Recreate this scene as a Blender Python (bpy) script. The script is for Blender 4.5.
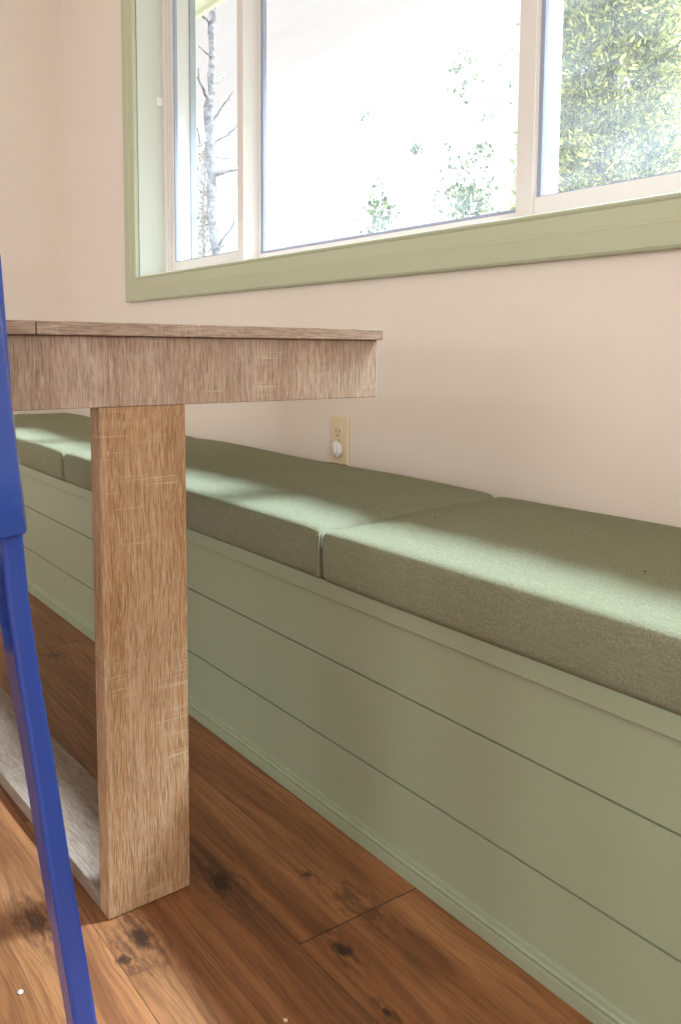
import bpy, bmesh, math, random
from mathutils import Vector, Matrix
import numpy as np

for o in list(bpy.data.objects): bpy.data.objects.remove(o)
S = bpy.context.scene
C = S.collection
random.seed(7)

# ------------------------------------------------------------------ camera
CX, CY, CZ = 3.4719, -1.1756, 0.721
YAW, PITCH, ROLL = 0.9368, 0.0969, 0.0073
FPX, PPX, PPY = 860.47, 340.04, 432.57
cam = bpy.data.cameras.new('camera')
co = bpy.data.objects.new('camera', cam); C.objects.link(co); S.camera = co
fw = Vector((-math.sin(YAW)*math.cos(PITCH), math.cos(YAW)*math.cos(PITCH), -math.sin(PITCH)))
rt = Vector((math.cos(YAW), math.sin(YAW), 0)); up = rt.cross(fw)
rt2 = rt*math.cos(ROLL) + up*math.sin(ROLL); up2 = up*math.cos(ROLL) - rt*math.sin(ROLL)
m = Matrix((rt2, up2, -fw)).transposed().to_4x4(); m.translation = (CX, CY, CZ)
co.matrix_world = m
cam.sensor_fit = 'HORIZONTAL'; cam.sensor_width = 36
cam.lens = FPX/681*36
cam.shift_x = (340.5-PPX)/681
cam.shift_y = -(512-PPY)/681
cam.clip_start = 0.02; cam.clip_end = 200

# ------------------------------------------------------------------ node helper
class NT:
    def __init__(s, tree): s.t = tree; s.n = tree.nodes; s.l = tree.links
    def node(s, typ, ins=None, **kw):
        n = s.n.new(typ)
        for k, v in kw.items(): setattr(n, k, v)
        for k, v in (ins or {}).items():
            sock = n.inputs[k]
            if isinstance(v, bpy.types.NodeSocket): s.l.new(v, sock)
            else: sock.default_value = v
        return n
    def math(s, op, a, b=0.0, c=None, clamp=False):
        d = {0: a, 1: b}
        if c is not None: d[2] = c
        return s.node('ShaderNodeMath', d, operation=op, use_clamp=clamp).outputs[0]
    def mix(s, f, a, b, blend='MIX'):
        n = s.node('ShaderNodeMix', data_type='RGBA', blend_type=blend)
        for i, v in ((0, f), (6, a), (7, b)):
            if isinstance(v, bpy.types.NodeSocket): s.l.new(v, n.inputs[i])
            else: n.inputs[i].default_value = v
        return n.outputs[2]
    def ramp(s, f, stops, interp='LINEAR'):
        n = s.node('ShaderNodeValToRGB', {0: f}); r = n.color_ramp; r.interpolation = interp
        while len(r.elements) < len(stops): r.elements.new(0.5)
        for e, (p, c) in zip(r.elements, stops):
            e.position = p; e.color = c if len(c) == 4 else (*c, 1)
        return n.outputs[0]
    def mapr(s, v, a, b, c, d, interp='LINEAR'):
        return s.node('ShaderNodeMapRange', {0: v, 1: a, 2: b, 3: c, 4: d}, interpolation_type=interp).outputs[0]
    def noise(s, vec, scale, detail=3, rough=.5, dist=0):
        return s.node('ShaderNodeTexNoise', {'Vector': vec, 'Scale': scale, 'Detail': detail, 'Roughness': rough, 'Distortion': dist}).outputs[0]
    def mapping(s, vec, scale=(1, 1, 1), loc=(0, 0, 0), rot=(0, 0, 0)):
        return s.node('ShaderNodeMapping', {'Vector': vec, 'Scale': scale, 'Location': loc, 'Rotation': rot}).outputs[0]
    def bump(s, h, strength=.3, dist=.002):
        return s.node('ShaderNodeBump', {'Height': h, 'Strength': strength, 'Distance': dist}).outputs[0]

def lin(r, g, b):
    f = lambda c: ((c/255+.055)/1.055)**2.4 if c/255 > .04045 else c/255/12.92
    return (f(r), f(g), f(b), 1)
def new_mat(name):
    mt = bpy.data.materials.new(name); mt.use_nodes = True
    t = NT(mt.node_tree); bs = t.n['Principled BSDF']
    return mt, t, bs
def put(t, bs, **kw):
    for k, v in kw.items():
        k = {'color': 'Base Color', 'rough': 'Roughness', 'normal': 'Normal', 'metal': 'Metallic', 'spec': 'Specular IOR Level', 'sheen': 'Sheen Weight', 'coat': 'Coat Weight', 'coatr': 'Coat Roughness', 'trans': 'Transmission Weight'}[k]
        if isinstance(v, bpy.types.NodeSocket): t.l.new(v, bs.inputs[k])
        else: bs.inputs[k].default_value = v

# ------------------------------------------------------------------ sky, sun, fill lamps, exposure
W = bpy.data.worlds.new('World'); S.world = W; W.use_nodes = True
wt = NT(W.node_tree)
for n in list(wt.n): wt.n.remove(n)
tc = wt.node('ShaderNodeTexCoord').outputs['Generated']
sz = wt.node('ShaderNodeSeparateXYZ', {0: tc}).outputs[2]
SKY_LOW, SKY_HIGH = 1.07, 11.0
stren = wt.mapr(sz, .42, .66, SKY_LOW, SKY_HIGH, 'SMOOTHSTEP')
col = wt.mix(wt.mapr(sz, .42, .6, 0, 1), (0.96, .925, .9, 1), (.80, .95, 1, 1))
col = wt.mix(wt.mapr(sz, -.04, 0, 0, 1), (.25, .27, .2, 1), col)
bg = wt.node('ShaderNodeBackground', {'Color': col, 'Strength': stren})
wo = wt.node('ShaderNodeOutputWorld', {'Surface': bg.outputs[0]})

sun = bpy.data.lights.new('sun', 'SUN'); sun.energy = 17; sun.angle = .14; sun.color = (.66, .84, 1)   # hazy high sun
so = bpy.data.objects.new('sun', sun); C.objects.link(so)
so.rotation_euler = Vector((-.20, -.58, -.81)).to_track_quat('-Z', 'Y').to_euler()

def area(name, loc, rot, sx, sy, power, color, portal=False):
    l = bpy.data.lights.new(name, 'AREA'); l.shape = 'RECTANGLE'; l.size = sx; l.size_y = sy
    l.energy = power; l.color = color
    if portal: l.cycles.is_portal = True
    o = bpy.data.objects.new(name, l); C.objects.link(o); o.location = loc; o.rotation_euler = rot
    return o
# portal that guides the sky light through the big window (emits nothing itself)
area('window_portal', (2.08, .195, 1.53), (-math.pi/2, 0, 0), 2.7, 1.2, 1, (1, 1, 1), True)
# fill lamps that brighten the room, set in unseen openings added behind the camera
area('back_fill_lamp', (2.0, -3.86, 1.1), (math.pi/2, 0, 0), 1.7, 1.95, 54, (.95, .98, 1))
area('side_fill_lamp', (5.56, -1.8, 1.45), (0, math.pi/2, 0), 1.1, 1.3, 52, (.98, .98, .98))
S.view_settings.view_transform = 'Standard'; S.view_settings.look = 'None'
S.view_settings.exposure = 0.0; S.view_settings.gamma = 1; S.view_settings.use_curve_mapping = False

# ------------------------------------------------------------------ materials
def paint(name, color, rough=.5, bumps=.05, scale=180, var=.03):
    mt, t, bs = new_mat(name)
    tcn = t.node('ShaderNodeTexCoord').outputs['Object']
    n = t.noise(tcn, scale, 3); n2 = t.noise(tcn, 3.0, 3)
    dark = tuple(c*(1-var*2) for c in color[:3]) + (1,)
    put(t, bs, color=t.mix(n2, dark, color), rough=rough, normal=t.bump(n, bumps, .002))
    return mt
M_wall = paint('cream_wall_paint', lin(230, 217, 204), .65, .12, 220)
M_ceil = paint('white_ceiling_paint', lin(238, 234, 226), .8)
M_trimg = paint('sage_green_trim_paint', lin(186, 189, 160), .32, .12, 90, .05)
M_jambg = paint('pale_sage_jamb_paint', lin(210, 211, 199), .32, .1, 60)
M_bench = paint('sage_green_bench_paint', lin(152, 160, 132), .42, .06, 400, .02)
M_vinyl = paint('white_window_vinyl', lin(222, 214, 208), .35, .02)
M_vout = paint('grey_outer_trim_paint', lin(150, 153, 158), .4, .02)
M_gasket = paint('grey_glazing_gasket', lin(150, 154, 172), .5, .02)
M_plate = paint('ivory_plastic', lin(226, 206, 170), .35, .01)
M_slot = paint('dark_slot', lin(40, 32, 26), .6, .01)
M_cap = paint('white_plastic', lin(232, 228, 224), .3, .01)
M_soffit = paint('cream_soffit_paint', lin(235, 228, 205), .6, .02)
M_bark = None
M_thread = paint('pale_thread', lin(150, 154, 122), .9, .02)
M_lint = paint('dark_lint', lin(60, 58, 40), .9, .02)
M_fleck = paint('white_paint_fleck', lin(225, 220, 215), .5, .02)
M_metal = paint('zinc_screw', lin(190, 175, 145), .35, .01)

def chair_paint():
    mt, t, bs = new_mat('cobalt_blue_enamel')
    tcn = t.node('ShaderNodeTexCoord').outputs['Object']
    n = t.noise(tcn, 320, 2)
    put(t, bs, color=t.mix(t.noise(tcn, 6, 2), lin(38, 70, 154), lin(46, 80, 168)), rough=.24, coat=.4, coatr=.12, normal=t.bump(n, .06, .001))
    return mt
M_blue = chair_paint()

def glass():
    mt = bpy.data.materials.new('dusty_window_glass'); mt.use_nodes = True
    t = NT(mt.node_tree)
    for n in list(t.n): t.n.remove(n)
    tr = t.node('ShaderNodeBsdfTransparent', {'Color': (.97, .975, .98, 1)})
    gl = t.node('ShaderNodeBsdfGlossy', {'Color': (1, 1, 1, 1), 'Roughness': .02})
    lw = t.node('ShaderNodeLayerWeight', {'Blend': .5}).outputs['Facing']
    fr = t.node('ShaderNodeMath', {0: t.math('POWER', lw, 5.0), 1: .45, 2: .03}, operation='MULTIPLY_ADD')
    m1 = t.node('ShaderNodeMixShader', {0: fr.outputs[0], 1: tr.outputs[0], 2: gl.outputs[0]})
    tl = t.node('ShaderNodeBsdfTranslucent', {'Color': (.85, .9, 1, 1)})
    tcn = t.node('ShaderNodeTexCoord').outputs['Object']
    nz = t.noise(t.mapping(tcn, (2, 2, 9), rot=(0, .5, 0)), 1.3, 4, .6)
    f = t.mapr(nz, .3, .75, .015, .075)
    m2 = t.node('ShaderNodeMixShader', {0: f, 1: m1.outputs[0], 2: tl.outputs[0]})
    t.node('ShaderNodeOutputMaterial', {'Surface': m2.outputs[0]})
    return mt
M_glass = glass()

def oak(name, grain, warm=1.0, value=1.0):
    """beige textured oak laminate; grain = axis 0/1/2 along which fibres run"""
    mt, t, bs = new_mat(name)
    tcn = t.node('ShaderNodeTexCoord').outputs['Object']
    def st(a, b):                       # stretch: a along grain, b across
        s = [b, b, b]; s[grain] = a; return tuple(s)
    across = [1, 1, 1]; across[grain] = .04
    warp = t.noise(tcn, 5.5, 2)
    wv = t.node('ShaderNodeVectorMath', {0: tcn, 1: (0, 0, 0)}, operation='ADD').outputs[0]
    sc = t.node('ShaderNodeVectorMath', {0: t.node('ShaderNodeCombineXYZ', {i: warp for i in range(3) if i != grain}).outputs[0], 'Scale': .012}, operation='SCALE').outputs[0]
    wv = t.node('ShaderNodeVectorMath', {0: tcn, 1: sc}, operation='ADD').outputs[0]
    fine = t.noise(t.mapping(wv, st(24, 430)), 1.0, 4, .65)
    fib = t.noise(t.mapping(wv, st(50, 640)), 1.0, 2, .6)
    band = t.noise(t.mapping(tcn, st(.35, 15)), 1.0, 2, .55)
    cath = t.noise(t.mapping(wv, st(2.2, 42)), 1.0, 3, .55, .6)
    c = t.ramp(band, [(.30, lin(176, 136, 100)), (.48, lin(194, 156, 120)), (.66, lin(206, 172, 140))])
    c = t.mix(t.mapr(cath, .45, .62, 0, .32), c, lin(158, 116, 82))
    c = t.mix(t.mapr(fine, .44, .60, 0, .6), c, lin(132, 94, 66))
    c = t.mix(t.mapr(fib, .5, .66, 0, .5), c, lin(222, 198, 170))
    # pale cross-cut saw marks in patches
    saw = t.noise(t.mapping(wv, st(240, 7)), 1.0, 2, .5)
    saw2 = t.noise(t.mapping(wv, st(13, 190)), 1.0, 2, .5)
    patch = t.mapr(t.noise(t.mapping(tcn, st(7, 13), loc=(3.1, 1.7, .6)), 1.0, 1, .4), .49, .60, 0, 1)
    sm = t.math('MULTIPLY', t.math('MAXIMUM', t.mapr(saw, .55, .70, 0, .5), t.mapr(saw2, .56, .70, 0, .30)), patch)
    c = t.mix(sm, c, lin(226, 202, 172))
    c = t.node('ShaderNodeHueSaturation', {'Saturation': warm, 'Value': value, 'Color': c}).outputs[0]
    h = t.math('ADD', t.math('MULTIPLY', fine, .6), t.math('MULTIPLY', fib, .4))
    put(t, bs, color=c, rough=.5, spec=.35, normal=t.bump(h, .35, .001))
    return mt
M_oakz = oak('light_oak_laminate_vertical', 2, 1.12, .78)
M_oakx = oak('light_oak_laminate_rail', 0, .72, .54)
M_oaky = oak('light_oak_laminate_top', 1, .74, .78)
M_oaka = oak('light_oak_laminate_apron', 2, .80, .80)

def floor_mat():
    mt, t, bs = new_mat('red_brown_laminate_planks')
    P = t.node('ShaderNodeTexCoord').outputs['Object']
    sp = t.node('ShaderNodeSeparateXYZ', {0: P}); X, Y = sp.outputs[0], sp.outputs[1]
    PW, PL = .190, 1.22
    # the laid direction turns a touch against the bench
    yy = t.math('ADD', Y, .631)
    row = t.math('FLOOR', t.math('DIVIDE', yy, PW))
    fy = t.math('FRACT', t.math('DIVIDE', yy, PW))
    xs = t.math('DIVIDE', t.math('SUBTRACT', t.math('SUBTRACT', X, t.math('MULTIPLY', t.math('SUBTRACT', Y, -.631), -.29)), t.math('ADD', t.math('MULTIPLY', row, .47), 2.671)), PL)
    xs = t.math('DIVIDE', t.math('SUBTRACT', X, t.math('ADD', t.math('MULTIPLY', row, .47), 2.655)), PL)
    fx = t.math('FRACT', xs); colm = t.math('FLOOR', xs)
    pid = t.node('ShaderNodeCombineXYZ', {0: colm, 1: row}).outputs[0]
    rnd = t.node('ShaderNodeTexWhiteNoise', {'Vector': pid}, noise_dimensions='3D').outputs[0]
    half = t.math('FLOOR', t.math('MULTIPLY', fy, 2))
    sid = t.node('ShaderNodeCombineXYZ', {0: colm, 1: row, 2: half}).outputs[0]
    rnd2 = t.node('ShaderNodeTexWhiteNoise', {'Vector': sid}, noise_dimensions='3D').outputs[0]
    # knots: (x, y, radius, darkness)
    knots = [(2.49, -.649, .014, .95), (2.692, -.594, .0085, .95), (2.80, -.613, .005, .8), (2.532, -.783, .013, .9),
             (2.558, -.812, .006, .8), (2.425, -.875, .013, .35), (2.545, -.545, .004, .6), (2.64, -.525, .012, .25),
             (2.05, -.60, .008, .5), (1.5, -.55, .010, .6), (3.1, -.7, .012, .9)]
    dy = None; dark = None; halo_ = None
    WN = t.math('MULTIPLY', t.math('SUBTRACT', t.noise(t.mapping(P, (1, 1, 1)), 55, 2), .5), .016)
    for kx, ky, kr, kd in knots:
        ex = t.math('MULTIPLY', t.math('SUBTRACT', t.math('ADD', X, WN), kx), .36); ey = t.math('SUBTRACT', t.math('ADD', Y, WN), ky)
        d2 = t.math('ADD', t.math('MULTIPLY', ex, ex), t.math('MULTIPLY', ey, ey))
        g = t.math('EXPONENT', t.math('MULTIPLY', d2, -1/(2*(kr*1.5)**2)))
        halo_ = g if halo_ is None else t.math('ADD', halo_, g)
        w = t.math('MULTIPLY', t.math('MULTIPLY', ey, g), -.62)
        dy = w if dy is None else t.math('ADD', dy, w)
        d2b = t.math('ADD', t.math('MULTIPLY', t.math('MULTIPLY', ex, ex), 2.2), t.math('MULTIPLY', ey, ey))
        g2 = t.math('MULTIPLY', t.math('EXPONENT', t.math('MULTIPLY', d2b, -1/(2*(kr*.55)**2))), kd)
        dark = g2 if dark is None else t.math('ADD', dark, g2)
    Yw = t.math('ADD', Y, dy)
    off = t.math('MULTIPLY', rnd2, 13.0)
    V = t.node('ShaderNodeCombineXYZ', {0: t.math('ADD', X, off), 1: t.math('ADD', Yw, t.math('MULTIPLY', rnd, 3.0)), 2: off}).outputs[0]
    wrp = t.noise(t.mapping(V, (2.2, 6, 1)), 1, 2)
    V2 = t.node('ShaderNodeVectorMath', {0: V, 1: t.node('ShaderNodeCombineXYZ', {1: t.math('MULTIPLY', wrp, .05)}).outputs[0]}, operation='ADD').outputs[0]
    g1 = t.noise(t.mapping(V2, (3.2, 95, 1)), 1, 4, .62, .3)
    g2_ = t.noise(t.mapping(V2, (14, 420, 1)), 1, 3, .6)
    bd = t.noise(t.mapping(V2, (1.1, 17, 1)), 1, 3, .55)
    c = t.ramp(bd, [(.28, lin(112, 72, 48)), (.45, lin(146, 98, 66)), (.6, lin(164, 114, 78)), (.75, lin(180, 132, 94))])
    c = t.mix(t.mapr(g1, .46, .64, 0, .48), c, lin(96, 60, 40))
    c = t.mix(t.mapr(g2_, .48, .62, 0, .45), c, lin(90, 56, 38))
    # dark heart-wood streak beside the knot row
    streak = t.math('MULTIPLY', t.mapr(t.math('ABSOLUTE', t.math('SUBTRACT', Y, t.math('ADD', -.655, t.math('MULTIPLY', wrp, .02)))), .008, .026, 1, 0, 'SMOOTHSTEP'), t.mapr(X, 2.05, 2.3, 0, 1))
    streak = t.math('MULTIPLY', streak, t.mapr(t.noise(t.mapping(P, (5, 60, 1)), 1, 3, .6), .3, .55, .35, 1))
    c = t.mix(t.math('MULTIPLY', streak, .45), c, lin(62, 34, 24))
    pale = t.mapr(t.noise(t.mapping(P, (2.5, 9, 1), loc=(4.4, 2.2, 0)), 1, 3, .6), .60, .74, 0, .8)
    c = t.mix(t.math('MULTIPLY', pale, t.mapr(g1, .4, .6, 1, .3)), c, lin(58, 34, 24))
    kn = t.noise(t.mapping(P, (60, 190, 1)), 1, 4, .7)
    kd_ = t.mapr(t.math('MULTIPLY', dark, t.mapr(kn, .3, .7, .45, 1.7)), .12, .55, 0, .9)
    c = t.mix(kd_, c, lin(38, 23, 18))
    halo = t.mapr(t.math('MULTIPLY', halo_, t.mapr(t.noise(t.mapping(P, (40, 120, 1)), 1, 4, .7), .42, .6, 0, 1)), .1, .6, 0, .6)
    c = t.mix(halo, c, lin(66, 42, 32))
    val = t.math('ADD', .9, t.math('MULTIPLY', rnd2, .2))
    c = t.node('ShaderNodeHueSaturation', {'Saturation': 1.06, 'Value': val, 'Color': c}).outputs[0]
    # joints
    ey_ = t.math('MULTIPLY', t.math('SUBTRACT', .5, t.math('ABSOLUTE', t.math('SUBTRACT', fy, .5))), PW)
    ex_ = t.math('MULTIPLY', t.math('SUBTRACT', .5, t.math('ABSOLUTE', t.math('SUBTRACT', fx, .5))), PL)
    hy_ = t.math('MULTIPLY', t.math('ABSOLUTE', t.math('SUBTRACT', fy, .5)), PW)
    gap = t.math('MAXIMUM', t.mapr(ey_, .0005, .0014, .5, 0), t.math('MAXIMUM', t.mapr(ex_, .0008, .0016, .75, 0), t.mapr(hy_, .0004, .0010, .4, 0)))
    c = t.mix(gap, c, lin(40, 22, 14))
    h = t.math('SUBTRACT', t.math('MULTIPLY', g1, .35), t.math('MULTIPLY', gap, 1.6))
    put(t, bs, color=c, rough=t.mapr(g2_, .3, .7, .38, .52), spec=.5, normal=t.bump(h, .28, .0012))
    return mt
M_floor = floor_mat()

def fabric():
    mt, t, bs = new_mat('heathered_green_upholstery')
    P = t.node('ShaderNodeTexCoord').outputs['Object']
    wx = t.node('ShaderNodeTexWave', {'Vector': P, 'Scale': 110, 'Distortion': 9, 'Detail': 2, 'Detail Scale': 14}, bands_direction='X').outputs[1]
    wy = t.node('ShaderNodeTexWave', {'Vector': t.mapping(P, (1, 1, 1), rot=(math.radians(45), 0, 0)), 'Scale': 150, 'Distortion': 9, 'Detail': 2, 'Detail Scale': 14}, bands_direction='Y').outputs[1]
    wv = t.math('MULTIPLY', wx, wy)
    n = t.mapr(t.noise(P, 560, 3, .75), .25, .75, 0, 1); n2 = t.noise(t.mapping(P, (1, 8, 8)), 60, 3, .6); n3 = t.noise(P, 9, 3)
    c = t.mix(n, lin(136, 138, 82), lin(252, 250, 202))
    c = t.mix(t.mapr(n2, .4, .65, 0, .5), c, lin(164, 168, 130))
    c = t.mix(t.mapr(wv, 0, .5, .30, 0), c, lin(104, 108, 76))
    c = t.mix(t.mapr(n3, .35, .7, 0, .25), c, lin(178, 176, 124))
    h = t.math('ADD', wv, t.math('MULTIPLY', n, .8))
    put(t, bs, color=c, rough=.95, spec=.2, sheen=.22, normal=t.bump(h, 1.0, .003))
    return mt
M_fab = fabric()

def leaf(name, c1, c2, c3):
    mt = bpy.data.materials.new(name); mt.use_nodes = True
    t = NT(mt.node_tree); bs = t.n['Principled BSDF']
    g = t.node('ShaderNodeNewGeometry').outputs['Random Per Island']
    P = t.node('ShaderNodeTexCoord').outputs['Object']
    f = t.math('ADD', t.math('MULTIPLY', g, .6), t.math('MULTIPLY', t.noise(P, 3.5, 3), .5))
    c = t.ramp(f, [(.2, c1), (.55, c2), (.85, c3)])
    put(t, bs, color=c, rough=.6, spec=.3)
    tl = t.node('ShaderNodeBsdfTranslucent', {'Color': c})
    mx = t.node('ShaderNodeMixShader', {0: .3, 1: bs.outputs[0], 2: tl.outputs[0]})
    t.l.new(mx.outputs[0], t.n['Material Output'].inputs[0])
    return mt
M_cedar = leaf('golden_cedar_sprays', lin(64, 74, 50), lin(150, 150, 80), lin(232, 222, 140))
M_sprig = leaf('grey_green_leaves', lin(60, 72, 46), lin(92, 104, 66), lin(128, 134, 80))
def bark(name, a, b):
    mt, t, bs = new_mat(name)
    P = t.node('ShaderNodeTexCoord').outputs['Object']
    n = t.noise(t.mapping(P, (9, 9, 16)), 1.6, 4, .7)
    put(t, bs, color=t.mix(t.mapr(n, .42, .6, 0, 1), a, b), rough=.9, normal=t.bump(n, .5, .02))
    return mt
M_bark = bark('grey_mottled_bark', lin(84, 80, 86), lin(150, 142, 142))
M_pbark = bark('washed_out_bark', lin(225, 222, 216), lin(250, 248, 244))  # near-white so stems vanish against bright sky, overexposure put into the colour
M_dbark = bark('brown_bark', lin(96, 78, 62), lin(130, 110, 90))
M_lawn = paint('dry_lawn', lin(122, 118, 104), .9, .3, 30, .15)
M_stucco = paint('pale_outside_stucco', lin(225, 220, 210), .8, .2, 100)
M_roof = paint('grey_roof_felt', lin(90, 88, 86), .9, .2, 60)

# ------------------------------------------------------------------ mesh helpers
def obj(name, bm, mat, parent=None, smooth=False, bev=0, seg=2, sub=0):
    me = bpy.data.meshes.new(name)
    bmesh.ops.recalc_face_normals(bm, faces=bm.faces)
    bm.to_mesh(me); bm.free()
    o = bpy.data.objects.new(name, me); C.objects.link(o)
    if mat: me.materials.append(mat)
    if parent: o.parent = parent
    if smooth:
        for p in me.polygons: p.use_smooth = True
    if bev:
        md = o.modifiers.new('bevel', 'BEVEL'); md.width = bev; md.segments = seg; md.limit_method = 'ANGLE'; md.angle_limit = math.radians(40)
        md.harden_normals = False
    if sub:
        md = o.modifiers.new('sub', 'SUBSURF'); md.levels = md.render_levels = sub
    return o
def bx(bm, x0, x1, y0, y1, z0, z1):
    vs = [bm.verts.new((x, y, z)) for x in (x0, x1) for y in (y0, y1) for z in (z0, z1)]
    for f in ((0, 1, 3, 2), (4, 6, 7, 5), (0, 4, 5, 1), (2, 3, 7, 6), (0, 2, 6, 4), (1, 5, 7, 3)): bm.faces.new([vs[i] for i in f])
    return vs
def box(*a):
    bm = bmesh.new(); bx(bm, *a); return bm
def prism(bm, prof, axis, a, b):
    """extrude a closed 2-D profile along axis (0 x: profile=(y,z); 1 y: (x,z); 2 z: (x,y))"""
    def v(p, t):
        return {0: (t, p[0], p[1]), 1: (p[0], t, p[1]), 2: (p[0], p[1], t)}[axis]
    A = [bm.verts.new(v(p, a)) for p in prof]; B = [bm.verts.new(v(p, b)) for p in prof]
    n = len(prof)
    for i in range(n): bm.faces.new((A[i], A[(i+1) % n], B[(i+1) % n], B[i]))
    bm.faces.new(A); bm.faces.new(B[::-1])
def tube(bm, pts, rad, seg=8):
    """tapered tube along points"""
    pts = [Vector(p) for p in pts]; rings = []
    for i, p in enumerate(pts):
        d = (pts[min(i+1, len(pts)-1)] - pts[max(i-1, 0)]).normalized()
        a = d.cross(Vector((.31, .2, .93))).normalized(); b = d.cross(a)
        r = rad[i] if isinstance(rad, (list, tuple)) else rad
        rings.append([bm.verts.new(p + (a*math.cos(2*math.pi*k/seg) + b*math.sin(2*math.pi*k/seg))*r) for k in range(seg)])
    for i in range(len(rings)-1):
        for k in range(seg):
            bm.faces.new((rings[i][k], rings[i][(k+1) % seg], rings[i+1][(k+1) % seg], rings[i+1][k]))
    bm.faces.new(rings[0][::-1]); bm.faces.new(rings[-1])
def empty(name, loc=(0, 0, 0), rz=0):
    o = bpy.data.objects.new(name, None); C.objects.link(o); o.location = loc; o.rotation_euler = (0, 0, rz)
    o.empty_display_size = .1
    return o
def tag(o, label, cat, group=None):
    o['label'] = label; o['category'] = cat
    if group: o['group'] = group
    return o
def structure(o, label=None, cat=None):
    o['kind'] = 'structure'
    if label: o['label'] = label
    if cat: o['category'] = cat
    return o

# ------------------------------------------------------------------ room shell
RX, RY, H, T = 5.6, -3.9, 2.44, .17
structure(obj('floor', box(-.15, RX+.15, RY-.15, T, -.12, 0), M_floor), 'red-brown wood laminate floor with dark knots', 'floor')
structure(obj('ceiling', box(-.15, RX+.15, RY-.15, T, H, H+.15), M_ceil), 'flat white ceiling', 'ceiling')
def wall_with_hole(name, axis, p0, p1, a0, a1, ha0, ha1, hz0, hz1, mat):
    bm = bmesh.new()
    def b(u0, u1, z0, z1):
        if axis == 0: bx(bm, u0, u1, p0, p1, z0, z1)
        else: bx(bm, p0, p1, u0, u1, z0, z1)
    b(a0, ha0, 0, H); b(ha1, a1, 0, H); b(ha0, ha1, hz1, H)
    if hz0 > 0: b(ha0, ha1, 0, hz0)
    return obj(name, bm, mat)
WX0, WX1, WZ0, WZ1 = .745, 3.42, .9545, 2.06      # clear opening inside the green jambs
structure(wall_with_hole('wall_back', 0, 0, T, -.15, RX+.15, WX0-.02, WX1+.02, WZ0-.02, WZ1+.02, M_wall), 'cream wall under and around the big window', 'wall')
structure(obj('wall_left', box(-.15, 0, RY, 0, 0, H), M_wall), 'cream side wall at the far end of the bench', 'wall')
structure(wall_with_hole('wall_front', 0, RY-.15, RY, -.15, RX+.15, 1.1, 2.9, 0, 2.1, M_wall), 'cream wall behind the camera', 'wall')
structure(wall_with_hole('wall_right', 1, RX, RX+.15, RY, 0, -2.5, -1.1, .85, 2.05, M_wall), 'cream wall at the right behind the camera', 'wall')
# frames of the added, unseen openings that hold the fill lamps
bm = bmesh.new()
for a in ((1.1, 1.16), (1.97, 2.03), (2.84, 2.9)): bx(bm, a[0], a[1], RY-.12, RY-.02, 0, 2.1)
bx(bm, 1.16, 2.84, RY-.12, RY-.02, 2.04, 2.1); bx(bm, 1.16, 2.84, RY-.12, RY-.02, 0, .05)
d = structure(obj('door_1', bm, M_vinyl), 'white sliding patio door frame, added unseen around the back fill lamp', 'door')
bm = bmesh.new()
for a in ((-2.5, -2.45), (-1.82, -1.78), (-1.15, -1.1)): bx(bm, RX+.02, RX+.12, a[0], a[1], .85, 2.05)
bx(bm, RX+.02, RX+.12, -2.45, -1.15, 2.0, 2.05); bx(bm, RX+.02, RX+.12, -2.45, -1.15, .85, .9)
structure(obj('window_2', bm, M_vinyl), 'white small side window frame, added unseen around the side fill lamp', 'window')

# ------------------------------------------------------------------ the big window
win = structure(empty('window_1', ((WX0+WX1)/2, 0, WZ0)), 'large three-panel sliding window with sage green casing', 'window')
def wpart(name, bm, mat, bev=0, seg=2, par=None):
    bmesh.ops.translate(bm, verts=bm.verts, vec=-Vector(win.location))
    return obj(name, bm, mat, win if par is None else par, bev=bev, seg=seg)
CW = .082
# mitred casing, profile with a slim raised inner bead and an outer flat; (u across from the opening, y proud of wall)
prof = [(0, 0), (0, -.010), (.0015, -.0135), (.005, -.0155), (.0085, -.0140), (.010, -.0125), (.0125, -.0125), (.036, -.0150), (.0385, -.0185), (.042, -.0200), (.046, -.0195), (CW-.005, -.0195), (CW-.001, -.017), (CW, -.014), (CW, 0)]
def casing_ring():
    bm = bmesh.new(); rings = []
    for sx, szz in ((-1, -1), (1, -1), (1, 1), (-1, 1)):
        cx_ = WX0 if sx < 0 else WX1; cz_ = WZ0 if szz < 0 else WZ1
        rings.append([bm.verts.new((cx_+sx*u, y, cz_+szz*u)) for u, y in prof])
    n = len(prof)
    out = []
    for i in range(4):
        A, B = rings[i], rings[(i+1) % 4]
        for k in range(n): bm.faces.new((A[k], A[(k+1) % n], B[(k+1) % n], B[k]))
    return bm
cas = wpart('casing', casing_ring(), M_trimg)
bm = bmesh.new()   # hairline mitre joints, cut as tiny proud ridges of paint
JY = .088
wpart('side_jamb', box(WX0-.019, WX0, -.002, JY+.07, WZ0-.019, WZ1+.019), M_jambg)
wpart('side_jamb', box(WX1, WX1+.019, -.002, JY+.07, WZ0-.019, WZ1+.019), M_jambg)
wpart('sill', box(WX0, WX1, -.002, JY+.07, WZ0-.019, WZ0), M_jambg)
wpart('head_jamb', box(WX0, WX1, -.002, JY+.07, WZ1, WZ1+.019), M_jambg)
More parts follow.
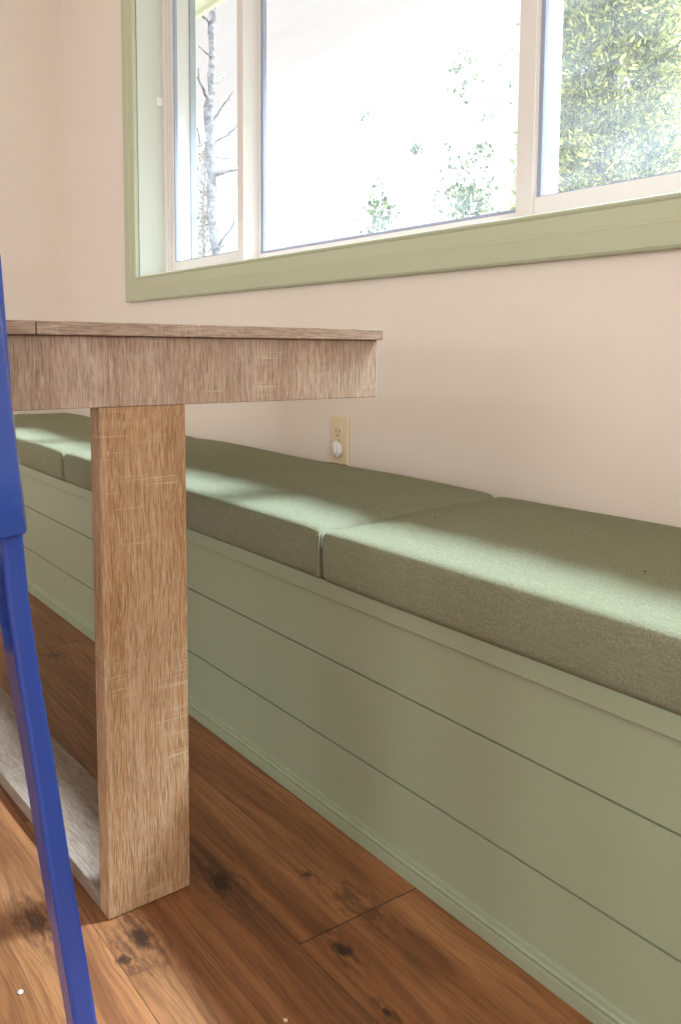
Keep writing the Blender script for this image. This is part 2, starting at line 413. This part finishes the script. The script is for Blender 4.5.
# vinyl outer frame with stepped tracks
GZ = 1.004
bm = bmesh.new()
steps = [(WX0, WX0+.022, .088, .165), (WX0+.022, WX0+.033, .094, .165), (WX0+.033, WX0+.046, .100, .165)]
for a in steps:
    bx(bm, a[0], a[1], a[2], a[3], WZ0, WZ1)
    bx(bm, WX0+WX1-a[1], WX0+WX1-a[0], a[2], a[3], WZ0, WZ1)
F0, F1 = WX0+.046, WX1-.046
bx(bm, F0, F1, .092, .165, WZ0, .9745); bx(bm, F0, F1, .092, .165, WZ1-.03, WZ1)
wpart('frame', bm, M_vinyl, .0015)
ML0, ML1, MR0, MR1 = 1.240, 1.274, 2.312, 2.354      # mullion faces
for a, b in ((ML0, ML1), (MR0, MR1)):
    bm = bmesh.new(); bx(bm, a, b, .090, .163, .9745, WZ1-.03)
    wpart('mullion', bm, M_vinyl, .0015)
def sash(x0, x1, y0, y1, z0, z1, st, rail, gy, g=.005, gb=.003):
    bm = bmesh.new()
    bx(bm, x0, x0+st, y0, y1, z0, z1); bx(bm, x1-st, x1, y0, y1, z0, z1)
    bx(bm, x0+st, x1-st, y0, y1, z0, z0+rail); bx(bm, x0+st, x1-st, y0, y1, z1-rail, z1)
    s = wpart('sash', bm, M_vinyl, .0015)
    bm = bmesh.new()
    bx(bm, x0+st, x0+st+g, gy-.006, gy+.006, z0+rail, z1-rail); bx(bm, x1-st-g, x1-st, gy-.006, gy+.006, z0+rail, z1-rail)
    bx(bm, x0+st+g, x1-st-g, gy-.006, gy+.006, z0+rail, z0+rail+gb); bx(bm, x0+st+g, x1-st-g, gy-.006, gy+.006, z1-rail-g, z1-rail)
    obj('gasket', bm, M_gasket, s)
    bm = box(x0+st, x1-st, gy-.002, gy+.002, z0+rail, z1-rail)
    bmesh.ops.translate(bm, verts=bm.verts, vec=-Vector(win.location))
    for b_ in (s.children[0],):
        b_.data.transform(Matrix.Translation(-Vector(win.location)))
    obj('glass_pane', bm, M_glass, s)
    return s
sash(F0, ML0, .100, .124, .9745, WZ1-.03, .006, .0295, .110)          # left sliding panel
sash(ML1, MR0, .140, .160, .9745, WZ1-.03, .008, .0200, .150, .013, .007)         # middle fixed panel
sash(MR1, F1, .094, .120, .9745, WZ1-.03, .002, .0320, .106, .009, .003)          # right sliding panel
bm = bmesh.new()
for a, b in ((WX0-.018, WX0+.052), (WX1-.052, WX1+.018)): bx(bm, a, b, .1655, .186, WZ0-.018, WZ1+.018)
bx(bm, WX0+.052, WX1-.052, .1655, .186, WZ1-.02, WZ1+.018); bx(bm, WX0+.052, WX1-.052, .1655, .186, WZ0-.018, .975)
wpart('outer_trim', bm, M_vout, .001)
# small latch on the left jamb
bm = box(WX0+.0, WX0+.006, .066, .088, 1.515, 1.545); lt = wpart('latch', bm, M_cap, .002)

# outside: wall cladding, eave, lawn
structure(obj('wall_outside', (lambda b: (bx(b, -.6, WX0-.02, T, T+.03, -.3, H+.2), bx(b, WX1+.02, RX+.15, T, T+.03, -.3, H+.2), bx(b, WX0-.02, WX1+.02, T, T+.03, -.3, WZ0-.02), bx(b, WX0-.02, WX1+.02, T, T+.03, WZ1+.02, H+.2), b)[-1])(bmesh.new()), M_stucco), 'pale outside face of the window wall', 'wall')
EY, EZ = .70, 2.205
bm = bmesh.new(); prism(bm, [(T, EZ+.02), (EY-.02, EZ+.02), (EY-.02, EZ), (EY, EZ), (EY, EZ+.16), (T, EZ+.35)], 0, -1.0, 7.5)
structure(obj('roof_eave', bm, M_soffit), 'cream soffit of the roof overhang seen through the window', 'eave')
structure(obj('roof', box(-.6, RX+.6, RY-.6, T, H+.16, H+.4), M_roof), 'roof over the room', 'roof')
structure(obj('ground', box(-40, 30, T+.03, 60, -.45, -.4), M_lawn), 'lawn outside', 'lawn')

# ------------------------------------------------------------------ bench
BL = 4.2
bench = tag(empty('storage_bench', (BL/2, -.22, 0)), 'long built-in bench with sage green shiplap front below the window', 'bench')
def bpart(name, bm, mat, bev=0):
    bmesh.ops.translate(bm, verts=bm.verts, vec=-Vector(bench.location))
    return obj(name, bm, mat, bench, bev=bev)
PY = -.4430
zs = [0.0, .128, .2567, .3515]; g = .0016
pr = [(-.42, 0)]
pr = [(PY+.02, 0.001), (PY, .001)]
for z in zs[1:3]:
    pr += [(PY, z-g), (PY+.004, z-g+.0004), (PY+.004, z+g-.0004), (PY, z+g)]
pr += [(PY, .3515), (PY+.02, .3515)]
def lean(bm):
    for v in bm.verts: v.co.y += .0068*(1-v.co.z/.2567)*(v.co.z < .2567)
    return bm
bm = bmesh.new(); prism(bm, pr, 0, .001, BL); lean(bm); bpart('front_panel', bm, M_bench)
bpart('seat_board', box(.001, BL, -.4495, -.001, .3517, .378), M_bench, .0018)
bpart('end_panel', box(BL-.02, BL-.0005, PY+.030, -.001, .001, .3515), M_bench)
# base moulding: flat foot with a double bead on top
pb = [(PY, .0005), (PY-.0065, .0005), (PY-.0065, .017), (PY-.0060, .0185), (PY-.0040, .0192), (PY-.0040, .0206), (PY-.0062, .0215), (PY-.0066, .0240), (PY-.0050, .0262), (PY-.0025, .0272), (PY-.0025, .0285), (PY-.0035, .0295), (PY-.0030, .0315), (PY, .033)]
bm = bmesh.new(); prism(bm, pb, 0, .001, BL); lean(bm); bpart('base_moulding', bm, M_bench)
for x in (.02, .8, 1.6, 2.4, 3.2): bpart('support', box(x, x+.03, PY+.032, -.002, .002, .3513), M_bench)

# ------------------------------------------------------------------ cushions
def cushion(label, xf0, xf1, xb0, xb1, z0=.3785, z1=.4566, yf=-.4576, yb=-.004, seed=0):
    rnd = random.Random(seed)
    ph = [rnd.uniform(0, 6.28) for _ in range(8)]
    r = .011
    def coords(L, step):
        e = [0, r*.18, r*.45, r*.75, r, r*1.7]
        n = max(2, int((L-2*e[-1])/step)); mid = [e[-1]+(L-2*e[-1])*i/n for i in range(1, n)]
        return e + mid + [L-x for x in reversed(e)]
    LX, LY, LZ = 1.0*(xf1-xf0), yb-yf, z1-z0
    cs = [coords(LX, .03), coords(LY, .03), coords(LZ, .016)]
    bm = bmesh.new(); V = {}
    def vert(i, j, k):
        key = (i, j, k)
        if key in V: return V[key]
        p = Vector((cs[0][i], cs[1][j], cs[2][k]))
        q = Vector((min(max(p.x, r), LX-r), min(max(p.y, r), LY-r), min(max(p.z, r), LZ-r)))
        dlt = p-q
        if dlt.length > 1e-9:
            p = q + dlt.normalized()*min(dlt.length, r) if sum(abs(c) > 1e-9 for c in dlt) > 1 else p
        fx, fy, fz = p.x/LX, p.y/LY, p.z/LZ
        ex = min(p.x, LX-p.x)
        # crowned top, sagging pinched ends, gentle creases on the front half
        if fz > .3:
            p.z += .004*math.sin(math.pi*fy)*fz*min(1, ex/.1) + .0016*fz*math.sin(9*p.x+ph[0]+3*fy)*math.sin(5*fy+ph[1])
            p.z += -.004*fz*math.exp(-ex/.014)
            if fy < .55: p.z += .0013*math.sin(52*p.x+8*fy+ph[2])*math.exp(-((fy-.3)/.13)**2)*fz
        p.y += (-.003*math.sin(math.pi*fz)+.0012*math.sin(7*p.x+ph[3]))*(1-fy)
        p.y += (.0022*math.sin(11*p.x+ph[4]))*fy*(1 if fy > .8 else 0)
        if fz < .02: p.z = 0
        u = p.x/LX
        X = (xf0+(xf1-xf0)*u)*(1-p.y/LY) + (xb0+(xb1-xb0)*u)*(p.y/LY)
        v = bm.verts.new((X, min(yf+p.y, -.0015), z0+max(p.z, 0))); V[key] = v; return v
    nx, ny, nz = [len(c)-1 for c in cs]
    def face(*k): bm.faces.new([vert(*q) for q in k])
    for i in range(nx):
        for j in range(ny):
            for k in (0, nz): face((i, j, k), (i+1, j, k), (i+1, j+1, k), (i, j+1, k))
        for k in range(nz):
            for j in (0, ny): face((i, j, k), (i+1, j, k), (i+1, j, k+1), (i, j, k+1))
    for j in range(ny):
        for k in range(nz):
            for i in (0, nx): face((i, j, k), (i, j+1, k), (i, j+1, k+1), (i, j, k+1))
    o = obj('bench_cushion', bm, M_fab, smooth=True)
    me = o.data; c = Vector(((xf0+xf1)/2, (yf+yb)/2, z0))
    me.transform(Matrix.Translation(-c)); o.location = c
    tag(o, label, 'cushion', 'flat green cushions along the window bench')
    return o
cu1 = cushion('green bench cushion in the far corner, seen past the table leg against the side wall', .004, 1.307, .004, 1.166, seed=1)
cu2 = cushion('green bench cushion at the middle, in front of the wall outlet, partly behind the table', 1.311, 2.445, 1.170, 2.373, z1=.4566, seed=2)
cu3 = cushion('nearest green bench cushion, at the right edge with a wrinkled pale front', 2.451, 3.66, 2.379, 3.60, seed=3)
def strand(name, pts, r, mat, parent, label=None):
    bm = bmesh.new(); tube(bm, [Vector(p)-parent.location for p in pts], r, 5)
    o = obj(name, bm, mat, parent, smooth=True)
    return o
strand('loose_thread', [(2.4475, -.4585, .448), (2.4490, -.461, .440), (2.4475, -.4605, .425), (2.4485, -.462, .405), (2.4480, -.461, .386)], .0007, M_thread, cu2)
strand('loose_thread', [(2.4465, -.459, .449), (2.4420, -.462, .4445), (2.4455, -.463, .440), (2.4390, -.4625, .437)], .0006, M_thread, cu2)
strand('loose_thread', [(2.4480, -.458, .4515), (2.4520, -.461, .447), (2.4465, -.462, .443)], .0006, M_thread, cu3)
strand('loose_thread', [(2.262, -.4605, .443), (2.270, -.4625, .446), (2.281, -.4615, .4485)], .0005, M_thread, cu2)
for i, (x, y) in enumerate([(2.037, -.20), (2.496, -.274), (2.882, -.292), (2.25, -.09)]):
    bm = bmesh.new(); bmesh.ops.create_icosphere(bm, subdivisions=1, radius=.0016)
    for v in bm.verts: v.co *= random.uniform(.7, 1.3); v.co.z *= .6
    o = obj('lint_speck', bm, M_lint, smooth=True); o.location = (x, y, .4612)
    tag(o, ['tiny dark lint speck on the middle cushion, nearer the table', 'tiny dark lint speck on the nearest cushion, close to the seam',
            'tiny dark lint speck on the nearest cushion, close to the right edge', 'tiny dark lint speck on the middle cushion, close to the wall'][i], 'lint', 'lint specks on the cushions')

# ------------------------------------------------------------------ wall outlet
ox, oz = 1.8405, .4530
ou = tag(empty('wall_outlet', (ox+.035, 0, oz+.057)), 'ivory duplex wall outlet just above the bench cushion', 'outlet')
bm = bmesh.new()
w, h = .035, .057
pts = [(-w, -h), (w, -h), (w, h), (-w, h)]
A = [bm.verts.new((x, -.0005, z)) for x, z in pts]; B = [bm.verts.new((x*.99, -.003, z*.99)) for x, z in pts]; D = [bm.verts.new((x*.90, -.006, z*.94)) for x, z in pts]
for P, Q in ((A, B), (B, D)):
    for i in range(4): bm.faces.new((P[i], P[(i+1) % 4], Q[(i+1) % 4], Q[i]))
bm.faces.new(A); bm.faces.new(D)
obj('cover_plate', bm, M_plate, ou, bev=.0008)
def receptacle(zc):
    bm = bmesh.new(); pts = []
    for k in range(32):
        a = 2*math.pi*k/32; x = .0172*math.cos(a); z = .0172*math.sin(a); z = max(-.0138, min(.0138, z)); pts.append((x, z+zc))
    prism(bm, [(x, z) for x, z in pts], 1, -.0085, -.0055)
    r = obj('receptacle', bm, M_plate, ou, bev=.0006)
    bm = bmesh.new()
    bx(bm, -.0072, -.0056, -.0090, -.0080, zc-.001, zc+.0075); bx(bm, .0050, .0066, -.0090, -.0080, zc, zc+.007)
    obj('slot', bm, M_slot, r)
    bm = bmesh.new(); prism(bm, [(.0024*math.cos(2*math.pi*k/12), zc-.0075+.0024*math.sin(2*math.pi*k/12)) for k in range(12)], 1, -.0090, -.0080)
    obj('ground_hole', bm, M_slot, r)
receptacle(.0195); receptacle(-.0195)
bm = bmesh.new(); prism(bm, [(.0032*math.cos(2*math.pi*k/14), .0032*math.sin(2*math.pi*k/14)) for k in range(14)], 1, -.0078, -.0055)
obj('screw', bm, M_metal, ou, bev=.0004)
cap = tag(empty('outlet_safety_cap', (ox+.035, -.009, oz+.057-.0195)), 'round white child safety cap plugged into the lower socket', 'safety cap')
bm = bmesh.new()
rr = [(.0188, 0), (.0190, -.0025), (.0175, -.0052), (.011, -.0068), (.004, -.0074)]
rings = [[bm.verts.new((r*math.cos(2*math.pi*k/28), y, r*math.sin(2*math.pi*k/28))) for k in range(28)] for r, y in rr]
for i in range(len(rings)-1):
    for k in range(28): bm.faces.new((rings[i][k], rings[i][(k+1) % 28], rings[i+1][(k+1) % 28], rings[i+1][k]))
bm.faces.new(rings[0]); bm.faces.new(rings[-1])
obj('disc', bm, M_cap, cap, smooth=True)
obj('grip_ridge', box(-.0016, .0016, -.0105, -.0066, -.011, .011), M_cap, cap, bev=.001)

# ------------------------------------------------------------------ table
TX, TY, TA = 2.4735, -.3651, .0418
tb = tag(empty('dining_table', (TX, TY, 0), TA), 'light oak laminate table with wide panel legs and a deep apron', 'table')
DX = .92; TL = 1.60                                   # depth away from the camera, length across the room
def tp(name, bm, mat, bev=.0012, par=None): return obj(name, bm, mat, tb if par is None else par, bev=bev)
XE = .0                                              # top's end edge at local x=0
seam = -.5130
prev = 0.0
for a, b in ((.002, seam+.0006), (seam-.0006, -1.087+.0006), (-1.087-.0006, -TL)):
    tp('top_board', box(-DX, XE, b, a, .7345, .75), M_oaky)
AX = -.0119                                           # apron face
tp('apron', box(AX-.018, AX, -TL+.004, .0005, .6493, .7343), M_oaka)
tp('apron', box(-DX+.012, -DX+.030, -TL+.004, -.004, .6493, .7343), M_oaka)
tp('side_apron', box(-DX+.0305, AX-.0185, -.020, -.001, .6493, .7343), M_oakx)
tp('side_apron', box(-DX+.0305, AX-.0185, -TL+.004, -TL+.022, .6493, .7343), M_oakx)
# two closed sled frames
c_, s_ = math.cos(TA), math.sin(TA)
L0, L1 = -.4366, -.3215
for y0, y1 in ((L0, L1), (-TL-L1, -TL-L0)):
    tp('leg', box(AX-.0285, AX-.0008, y0, y1, .001, .6491), M_oakz)
    tp('leg', box(-DX+.0128, -DX+.0312, y0, y1, .001, .6491), M_oakz)
    tp('foot_rail', box(-DX+.0314, AX-.0287, y0, y1, .001, .0225), M_oakx)
    tp('top_rail', box(-DX+.0314, AX-.0287, y0, y1, .712, .7343), M_oakx)

# ------------------------------------------------------------------ chair
ch = tag(empty('dining_chair', (2.55, -1.165, 0)), 'cobalt blue chair at the left edge, pulled in to the table', 'chair')
def cp(name, bm, mat=M_blue, **kw):
    bmesh.ops.translate(bm, verts=bm.verts, vec=-Vector(ch.location))
    return obj(name, bm, mat, ch, **kw)
CYC = -1.165
def lerp(a, b, t): return a+(b-a)*t
def rear_leg(sg):
    """outer edge follows the line read for the near leg; 20 mm wide, 40 mm deep, leaning outward"""
    bm = bmesh.new(); rings = []
    data = [(.0, .268), (.075, .260), (.25, .2372), (.353, .2250), (.428, .2150), (.501, .2070), (.60, .2010), (.70, .197), (.80, .192)]
    for z, oy in data:
        wdt = lerp(.0225, .019, min(1, z/.45)); dp = lerp(.032, .042, min(1, z/.5))
        o_, i_ = oy, oy-wdt
        xb = 2.72
        q = [(xb, i_), (xb, o_), (xb-dp, o_), (xb-dp, i_)]
        rings.append([bm.verts.new((x, CYC+sg*y, z)) for x, y in q])
    for i in range(len(rings)-1):
        for k in range(4): bm.faces.new((rings[i][k], rings[i][(k+1) % 4], rings[i+1][(k+1) % 4], rings[i+1][k]))
    bm.faces.new(rings[0]); bm.faces.new(rings[-1])
    return cp('leg', bm, bev=.004, seg=3)
def front_leg(sg):
    bm = bmesh.new(); rings = []
    for z, oy, xx in ((0, .225, 2.315), (.43, .195, 2.345)):
        q = [(xx, oy-.022), (xx, oy), (xx+.034, oy), (xx+.034, oy-.022)]
        rings.append([bm.verts.new((x, CYC+sg*y, z)) for x, y in q])
    for k in range(4): bm.faces.new((rings[0][k], rings[0][(k+1) % 4], rings[1][(k+1) % 4], rings[1][k]))
    bm.faces.new(rings[0]); bm.faces.new(rings[1])
    return cp('leg', bm, bev=.003)
for sg in (1, -1): rear_leg(sg); front_leg(sg)
# curved back panel, broad sheet that laps over the outside of the rear legs
def back_panel():
    bm = bmesh.new(); N = 20
    zt = [(.5625, .2062), (.613, .2018), (.660, .1976), (.7025, .1942), (.753, .1900), (.80, .181), (.84, .170), (.862, .150)]
    fr, bk = [], []
    for z, w in zt:
        rf, rb = [], []
        for i in range(N+1):
            u = -1+2*i/N; y = CYC+u*w
            bul = .040*(1-u*u); zz = z - (.006*(1-abs(u)) if z < .57 else 0)
            rf.append(bm.verts.new((2.7215+.0125+bul, y-u*.0048, zz))); rb.append(bm.verts.new((2.7215+bul, y, zz)))
        fr.append(rf); bk.append(rb)
    for a in range(len(zt)-1):
        for i in range(N):
            bm.faces.new((fr[a][i], fr[a][i+1], fr[a+1][i+1], fr[a+1][i])); bm.faces.new((bk[a][i], bk[a+1][i], bk[a+1][i+1], bk[a][i+1]))
        for i in (0, N): bm.faces.new((fr[a][i], bk[a][i], bk[a+1][i], fr[a+1][i]))
    for a in (0, -1):
        for i in range(N): bm.faces.new((fr[a][i], fr[a][i+1], bk[a][i+1], bk[a][i]))
    return cp('backrest', bm, bev=.002, seg=2, smooth=False)
b = back_panel()
for p in b.data.polygons: p.use_smooth = True
# seat: slightly dished slab with rounded corners, and a rounded rear upstand between the legs
def seat():
    bm = bmesh.new(); N = 40; rings = []
    def outline(s):
        pts = []
        for k in range(N):
            a = 2*math.pi*k/N; cx_, sy_ = math.cos(a), math.sin(a); e = .28
            pts.append((2.515+.178*s*math.copysign(abs(cx_)**e, cx_), CYC+.186*s*math.copysign(abs(sy_)**e, sy_)))
        return pts
    for s, z in ((.96, .425), (1.0, .430), (1.0, .446), (.97, .452), (.8, .450), (.5, .446), (.15, .444)):
        rings.append([bm.verts.new((x, y, z)) for x, y in outline(s)])
    for i in range(len(rings)-1):
        for k in range(N): bm.faces.new((rings[i][k], rings[i][(k+1) % N], rings[i+1][(k+1) % N], rings[i+1][k]))
    bm.faces.new(rings[0]); bm.faces.new(rings[-1])
    return cp('seat', bm, smooth=True)
seat()
def rear_plate():
    bm = bmesh.new(); w = .1845; r = .03; z0, z1 = .424, .545; prof = []
    for cx_, cz_, a0 in ((w-r, z0+r, -90), (w-r, z1-r, 0), (-w+r, z1-r, 90), (-w+r, z0+r, 180)):
        for k in range(7):
            a = math.radians(a0+90*k/6); prof.append((cx_+r*math.cos(a), cz_+r*math.sin(a)))
    A = [bm.verts.new((2.703, CYC+y, z)) for y, z in prof]; B = [bm.verts.new((2.694, CYC+y, z)) for y, z in prof]
    n = len(prof)
    for i in range(n): bm.faces.new((A[i], A[(i+1) % n], B[(i+1) % n], B[i]))
    bm.faces.new(A); bm.faces.new(B)
    return cp('rear_rail', bm, bev=.002)
rear_plate()

# ------------------------------------------------------------------ flecks on the floor
for i, (x, y, r, lab) in enumerate([(2.538, -.928, .0042, 'white paint fleck on the floor left of the blue chair leg'),
                                    (2.746, -.709, .0032, 'small pale crumb on the floor at the bottom edge of the view')]):
    bm = bmesh.new(); bmesh.ops.create_icosphere(bm, subdivisions=2, radius=r)
    for v in bm.verts: v.co.x *= random.uniform(.8, 1.2); v.co.y *= random.uniform(.5, .9); v.co.z *= .25
    o = obj('fleck', bm, M_fleck if i == 0 else M_plate, smooth=True); o.location = (x, y, .0011)
    tag(o, lab, 'fleck')

# ------------------------------------------------------------------ trees outside
def fast_mesh(name, verts, faces, mat, parent=None):
    me = bpy.data.meshes.new(name); me.from_pydata(verts, [], faces); me.update()
    me.materials.append(mat); o = bpy.data.objects.new(name, me); C.objects.link(o)
    if parent: o.parent = parent
    return o
def cedar(loc, R, Ht, seed, label, n=3400, lean=(0, 0)):
    rng = np.random.default_rng(seed)
    root = empty('cedar_tree', loc); tag(root, label, 'tree', 'cedars outside the window')
    V = []; F = []
    for i in range(n):
        h = rng.uniform(.03, 1)**.9
        a = rng.uniform(0, 2*np.pi)
        rad = R*(1-h**2.2*.92)*(1+.10*np.sin(3*a+5*h)+.09*np.sin(7*a-11*h))
        rad *= 1+.13*np.sin(9*a+14*h)*np.sin(27*h-4*a)
        rad *= rng.uniform(.35, 1.04)**.6
        c = np.array([rad*np.cos(a), rad*np.sin(a), .15+h*(Ht-.15)])
        out = np.array([np.cos(a), np.sin(a), .55]); out /= np.linalg.norm(out)
        # one spray: a clump of small overlapping scale-leaf fans
        L = rng.uniform(.13, .26)
        for k in range(34):
            d = out*rng.uniform(.3, 1) + rng.normal(0, .55, 3); d /= np.linalg.norm(d)
            p = c + rng.normal(0, .05, 3)
            s = np.cross(d, rng.normal(0, 1, 3)); s /= np.linalg.norm(s)
            l = L*rng.uniform(.16, .36); w = l*rng.uniform(.2, .36)
            b = len(V); q = p+d*l
            V += [tuple(p-s*w*.3), tuple(p+d*l*.5-s*w*.6), tuple(q), tuple(p+d*l*.55+s*w*.6), tuple(p+s*w*.3)]
            F.append((b, b+1, b+2, b+3, b+4))
    fast_mesh('foliage', V, F, M_cedar, root)
    bm = bmesh.new(); tube(bm, [(0, 0, 0), (0, 0, Ht*.5), (0, 0, Ht*.93)], [.11, .07, .02], 10)
    obj('trunk', bm, M_dbark, root, smooth=True)
cedar((-1.34, 5.2, -.4), .69, 7.2, 3, 'golden-green cedar in the right pane, nearer of the two')
cedar((.42, 6.1, -.4), .80, 7.6, 4, 'golden-green cedar at the far right edge of the right pane')

def view_pt(u, v, t):
    return Vector((CX, CY, CZ)) + (fw + rt2*((u-PPX)/FPX) - up2*((v-PPY)/FPX))*t
# bare tree seen through the left pane: real trunk about 9 m away with limbs leaving it in all directions
def limb(bm, base, tip, r0, r1, rng, n=5, wob=.03):
    base, tip = Vector(base), Vector(tip); L = (tip-base).length
    pts = [base.lerp(tip, i/n) + Vector((rng.uniform(-1, 1), rng.uniform(-1, 1), rng.uniform(-1, 1)))*wob*L*(0 if i in (0,) else 1) for i in range(n+1)]
    tube(bm, pts, [lerp(r0, r1, i/n) for i in range(n+1)], 7)
    return pts
TD = 9.0
tr = tag(empty('bare_tree', tuple(view_pt(222, 300, TD).to_2d())+(-.4,)), 'bare grey-barked tree seen through the narrow left pane', 'tree')
org = Vector(tr.location)
rng = random.Random(5)
bm = bmesh.new()
tpx = [(218, 270), (217, 250), (214, 237), (212, 206), (211, 174), (210, 137), (208.5, 108), (211, 92), (212, 58), (211, 24), (214, 0), (214, -40), (217, -110), (215, -170)]
trunk = [Vector(tr.location)-org] + [view_pt(u, v, TD)-org for u, v in tpx]
rad = [.075, .062, .06, .058, .055, .052, .05, .046, .042, .040, .036, .036, .03, .02, .008]
fine = []; fr_ = []
for i in range(len(trunk)-1):
    for k in range(4):
        q = trunk[i].lerp(trunk[i+1], k/4) + Vector((rng.uniform(-1, 1), rng.uniform(-1, 1), 0))*.008
        fine.append(q); fr_.append(lerp(rad[i], rad[i+1], k/4)*rng.uniform(.86, 1.16))
tube(bm, fine, fr_, 10)
obj('trunk', bm, M_bark, tr, smooth=True)
limbs = [((211, 24), (199, 12), .022, .012), ((211, 57), (199, 46), .014, .006), ((207.7, 98), (197.5, 76), .018, .010), ((199, 80), (198, 68), .010, .005),
         ((212, 87), (226, 75), .016, .006), ((211, 124), (226, 100), .016, .008), ((224, 104), (233, 92), .008, .003), ((213, 142), (229, 134), .012, .006),
         ((228, 134), (241, 122), .007, .003), ((212, 158), (238, 160), .008, .003), ((211, 176), (224, 171.5), .030, .022), ((223, 172), (246, 166), .022, .012),
         ((219, 246), (236, 220), .014, .004), ((221, 247), (238, 236), .010, .004), ((218, 240), (208, 252), .012, .005), ((201, 146), (197, 128), .012, .005), ((209, 140), (199, 146), .014, .008),
         ((211, 10), (190, -20), .02, .005), ((213, -20), (240, -60), .02, .004), ((214, -60), (195, -110), .018, .004), ((209, 190), (180, 150), .016, .004)]
for (a, b_, r0, r1) in limbs:
    bm = bmesh.new(); dp = rng.uniform(-.35, .35)
    limb(bm, view_pt(*a, TD)-org, view_pt(*b_, TD+dp)-org, r0, r1, rng)
    obj('branch', bm, M_bark, tr, smooth=True)
# dry leaf clutter clinging low on the left side of the trunk
V, F = [], []
r2 = np.random.default_rng(11)
for i in range(520):
    u = r2.normal(203, 2.6); v = r2.uniform(150, 262); p = np.array(view_pt(u, v, TD+r2.normal(0, .12))-org)
    d = r2.normal(0, 1, 3); d /= np.linalg.norm(d); s = np.cross(d, r2.normal(0, 1, 3)); s /= np.linalg.norm(s); l = r2.uniform(.02, .05)
    b0 = len(V); V += [tuple(p), tuple(p+d*l*.5+s*l*.35), tuple(p+d*l), tuple(p+d*l*.5-s*l*.35)]; F.append((b0, b0+1, b0+2, b0+3))
M_dry = leaf('dry_brown_leaves', lin(100, 86, 70), lin(130, 112, 92), lin(150, 132, 112))
dl = fast_mesh('dry_leaves', V, F, M_dry, tr); dl['kind'] = 'stuff'
bm = bmesh.new(); tube(bm, [Vector((-.12, .05, 0)), view_pt(204, 262, TD)-org, view_pt(203, 200, TD)-org, view_pt(205, 150, TD)-org], [.02, .014, .009, .004], 6)
obj('branch', bm, M_bark, tr, smooth=True)

# sparse saplings seen through the middle pane
def sapling(ubase, t, vtop, clumps, label, seed, lean=0):
    rg = random.Random(seed); r3 = np.random.default_rng(seed)
    b = view_pt(ubase, 300, t); root = tag(empty('sapling', (b.x, b.y, -.4)), label, 'tree')
    og = Vector(root.location); bm = bmesh.new()
    top = view_pt(ubase+lean, vtop, t)-og
    tube(bm, [(0, 0, 0), Vector((top.x*.4, top.y*.4, top.z*.5)), top], [.012, .007, .003], 6)
    obj('stem', bm, M_pbark, root, smooth=True)
    V, F = [], []
    for (u, v, sp, n, sz) in clumps:
        dp = rg.uniform(-.3, .3)
        c = view_pt(u, v, t+dp)-og
        f = max(.1, (c.z-.25)/top.z); base = Vector((top.x*f*.8, top.y*f*.8, min(c.z-.15, top.z)))
        tw = bmesh.new(); tube(tw, [base, base.lerp(c, .55)+Vector((0, 0, -.02)), c], [.003, .002, .001], 4)
        obj('twig', tw, M_pbark, root, smooth=True)
        for k in range(n):
            p = np.array(c) + r3.normal(0, sp, 3)
            d = r3.normal(0, 1, 3); d /= np.linalg.norm(d); s = np.cross(d, r3.normal(0, 1, 3)); s /= np.linalg.norm(s); l = sz*r3.uniform(.6, 1.3)
            b0 = len(V); V += [tuple(p), tuple(p+d*l*.5+s*l*.35), tuple(p+d*l), tuple(p+d*l*.5-s*l*.35)]; F.append((b0, b0+1, b0+2, b0+3))
    fast_mesh('leaves', V, F, M_sprig, root)
sapling(380, 10.5, 172, [(377, 178, .03, 5, .05), (378, 192, .06, 10, .06), (383, 200, .06, 10, .06), (376, 202, .05, 8, .05), (380, 210, .07, 26, .07), (386, 211, .06, 20, .07),
        (373, 212, .05, 12, .06), (381, 217, .06, 24, .08), (371, 225, .09, 16, .05), (383, 226, .09, 16, .06), (377, 232, .09, 30, .07)], 'slim young conifer top in the middle pane', 21)
sapling(472, 9.5, 52, [(462, 54, .02, 4, .05), (466, 61, .05, 14, .05), (461, 66, .05, 12, .05), (455, 68, .03, 4, .05), (474, 75, .04, 9, .05), (466, 82, .03, 8, .05),
        (459, 92, .05, 14, .05), (480, 91, .03, 3, .04), (509, 83, .02, 6, .05), (503, 68, .02, 3, .04), (494, 105, .03, 6, .05), (503, 107, .03, 3, .04), (514, 104, .02, 3, .04),
        (495, 116, .03, 8, .05), (486, 120, .04, 7, .05), (475, 124, .04, 3, .04), (450, 145, .03, 4, .05), (473, 150, .06, 10, .06), (483, 151, .05, 8, .06), (489, 148, .03, 6, .05),
        (463, 164, .04, 14, .06), (470, 168, .09, 20, .05), (449, 166, .05, 10, .05), (444, 170, .05, 5, .05), (480, 165, .09, 9, .04), (457, 176, .08, 8, .04),
        (459, 196, .09, 60, .07), (470, 195, .10, 60, .07), (478, 198, .10, 44, .07), (487, 197, .07, 18, .06), (460, 206, .09, 30, .06), (472, 205, .09, 30, .06), (470, 218, .12, 60, .07)], 'sparse leafy sapling towards the right of the middle pane', 22)
sapling(420, 12.0, 148, [(418, 149, .035, 26, .07), (418.5, 147, .03, 16, .07), (398, 215, .03, 4, .05), (436, 190, .03, 5, .05), (432, 205, .05, 5, .05), (437, 168, .02, 3, .04)], 'thin sapling with one dark leaf tuft, centre of the middle pane', 23)
sapling(366, 12.0, 105, [(366, 106, .02, 3, .05), (367, 116, .04, 14, .06), (357, 125, .02, 4, .05), (364, 119, .03, 5, .05)], 'thinnest sapling, left of the tufted one in the middle pane', 24)
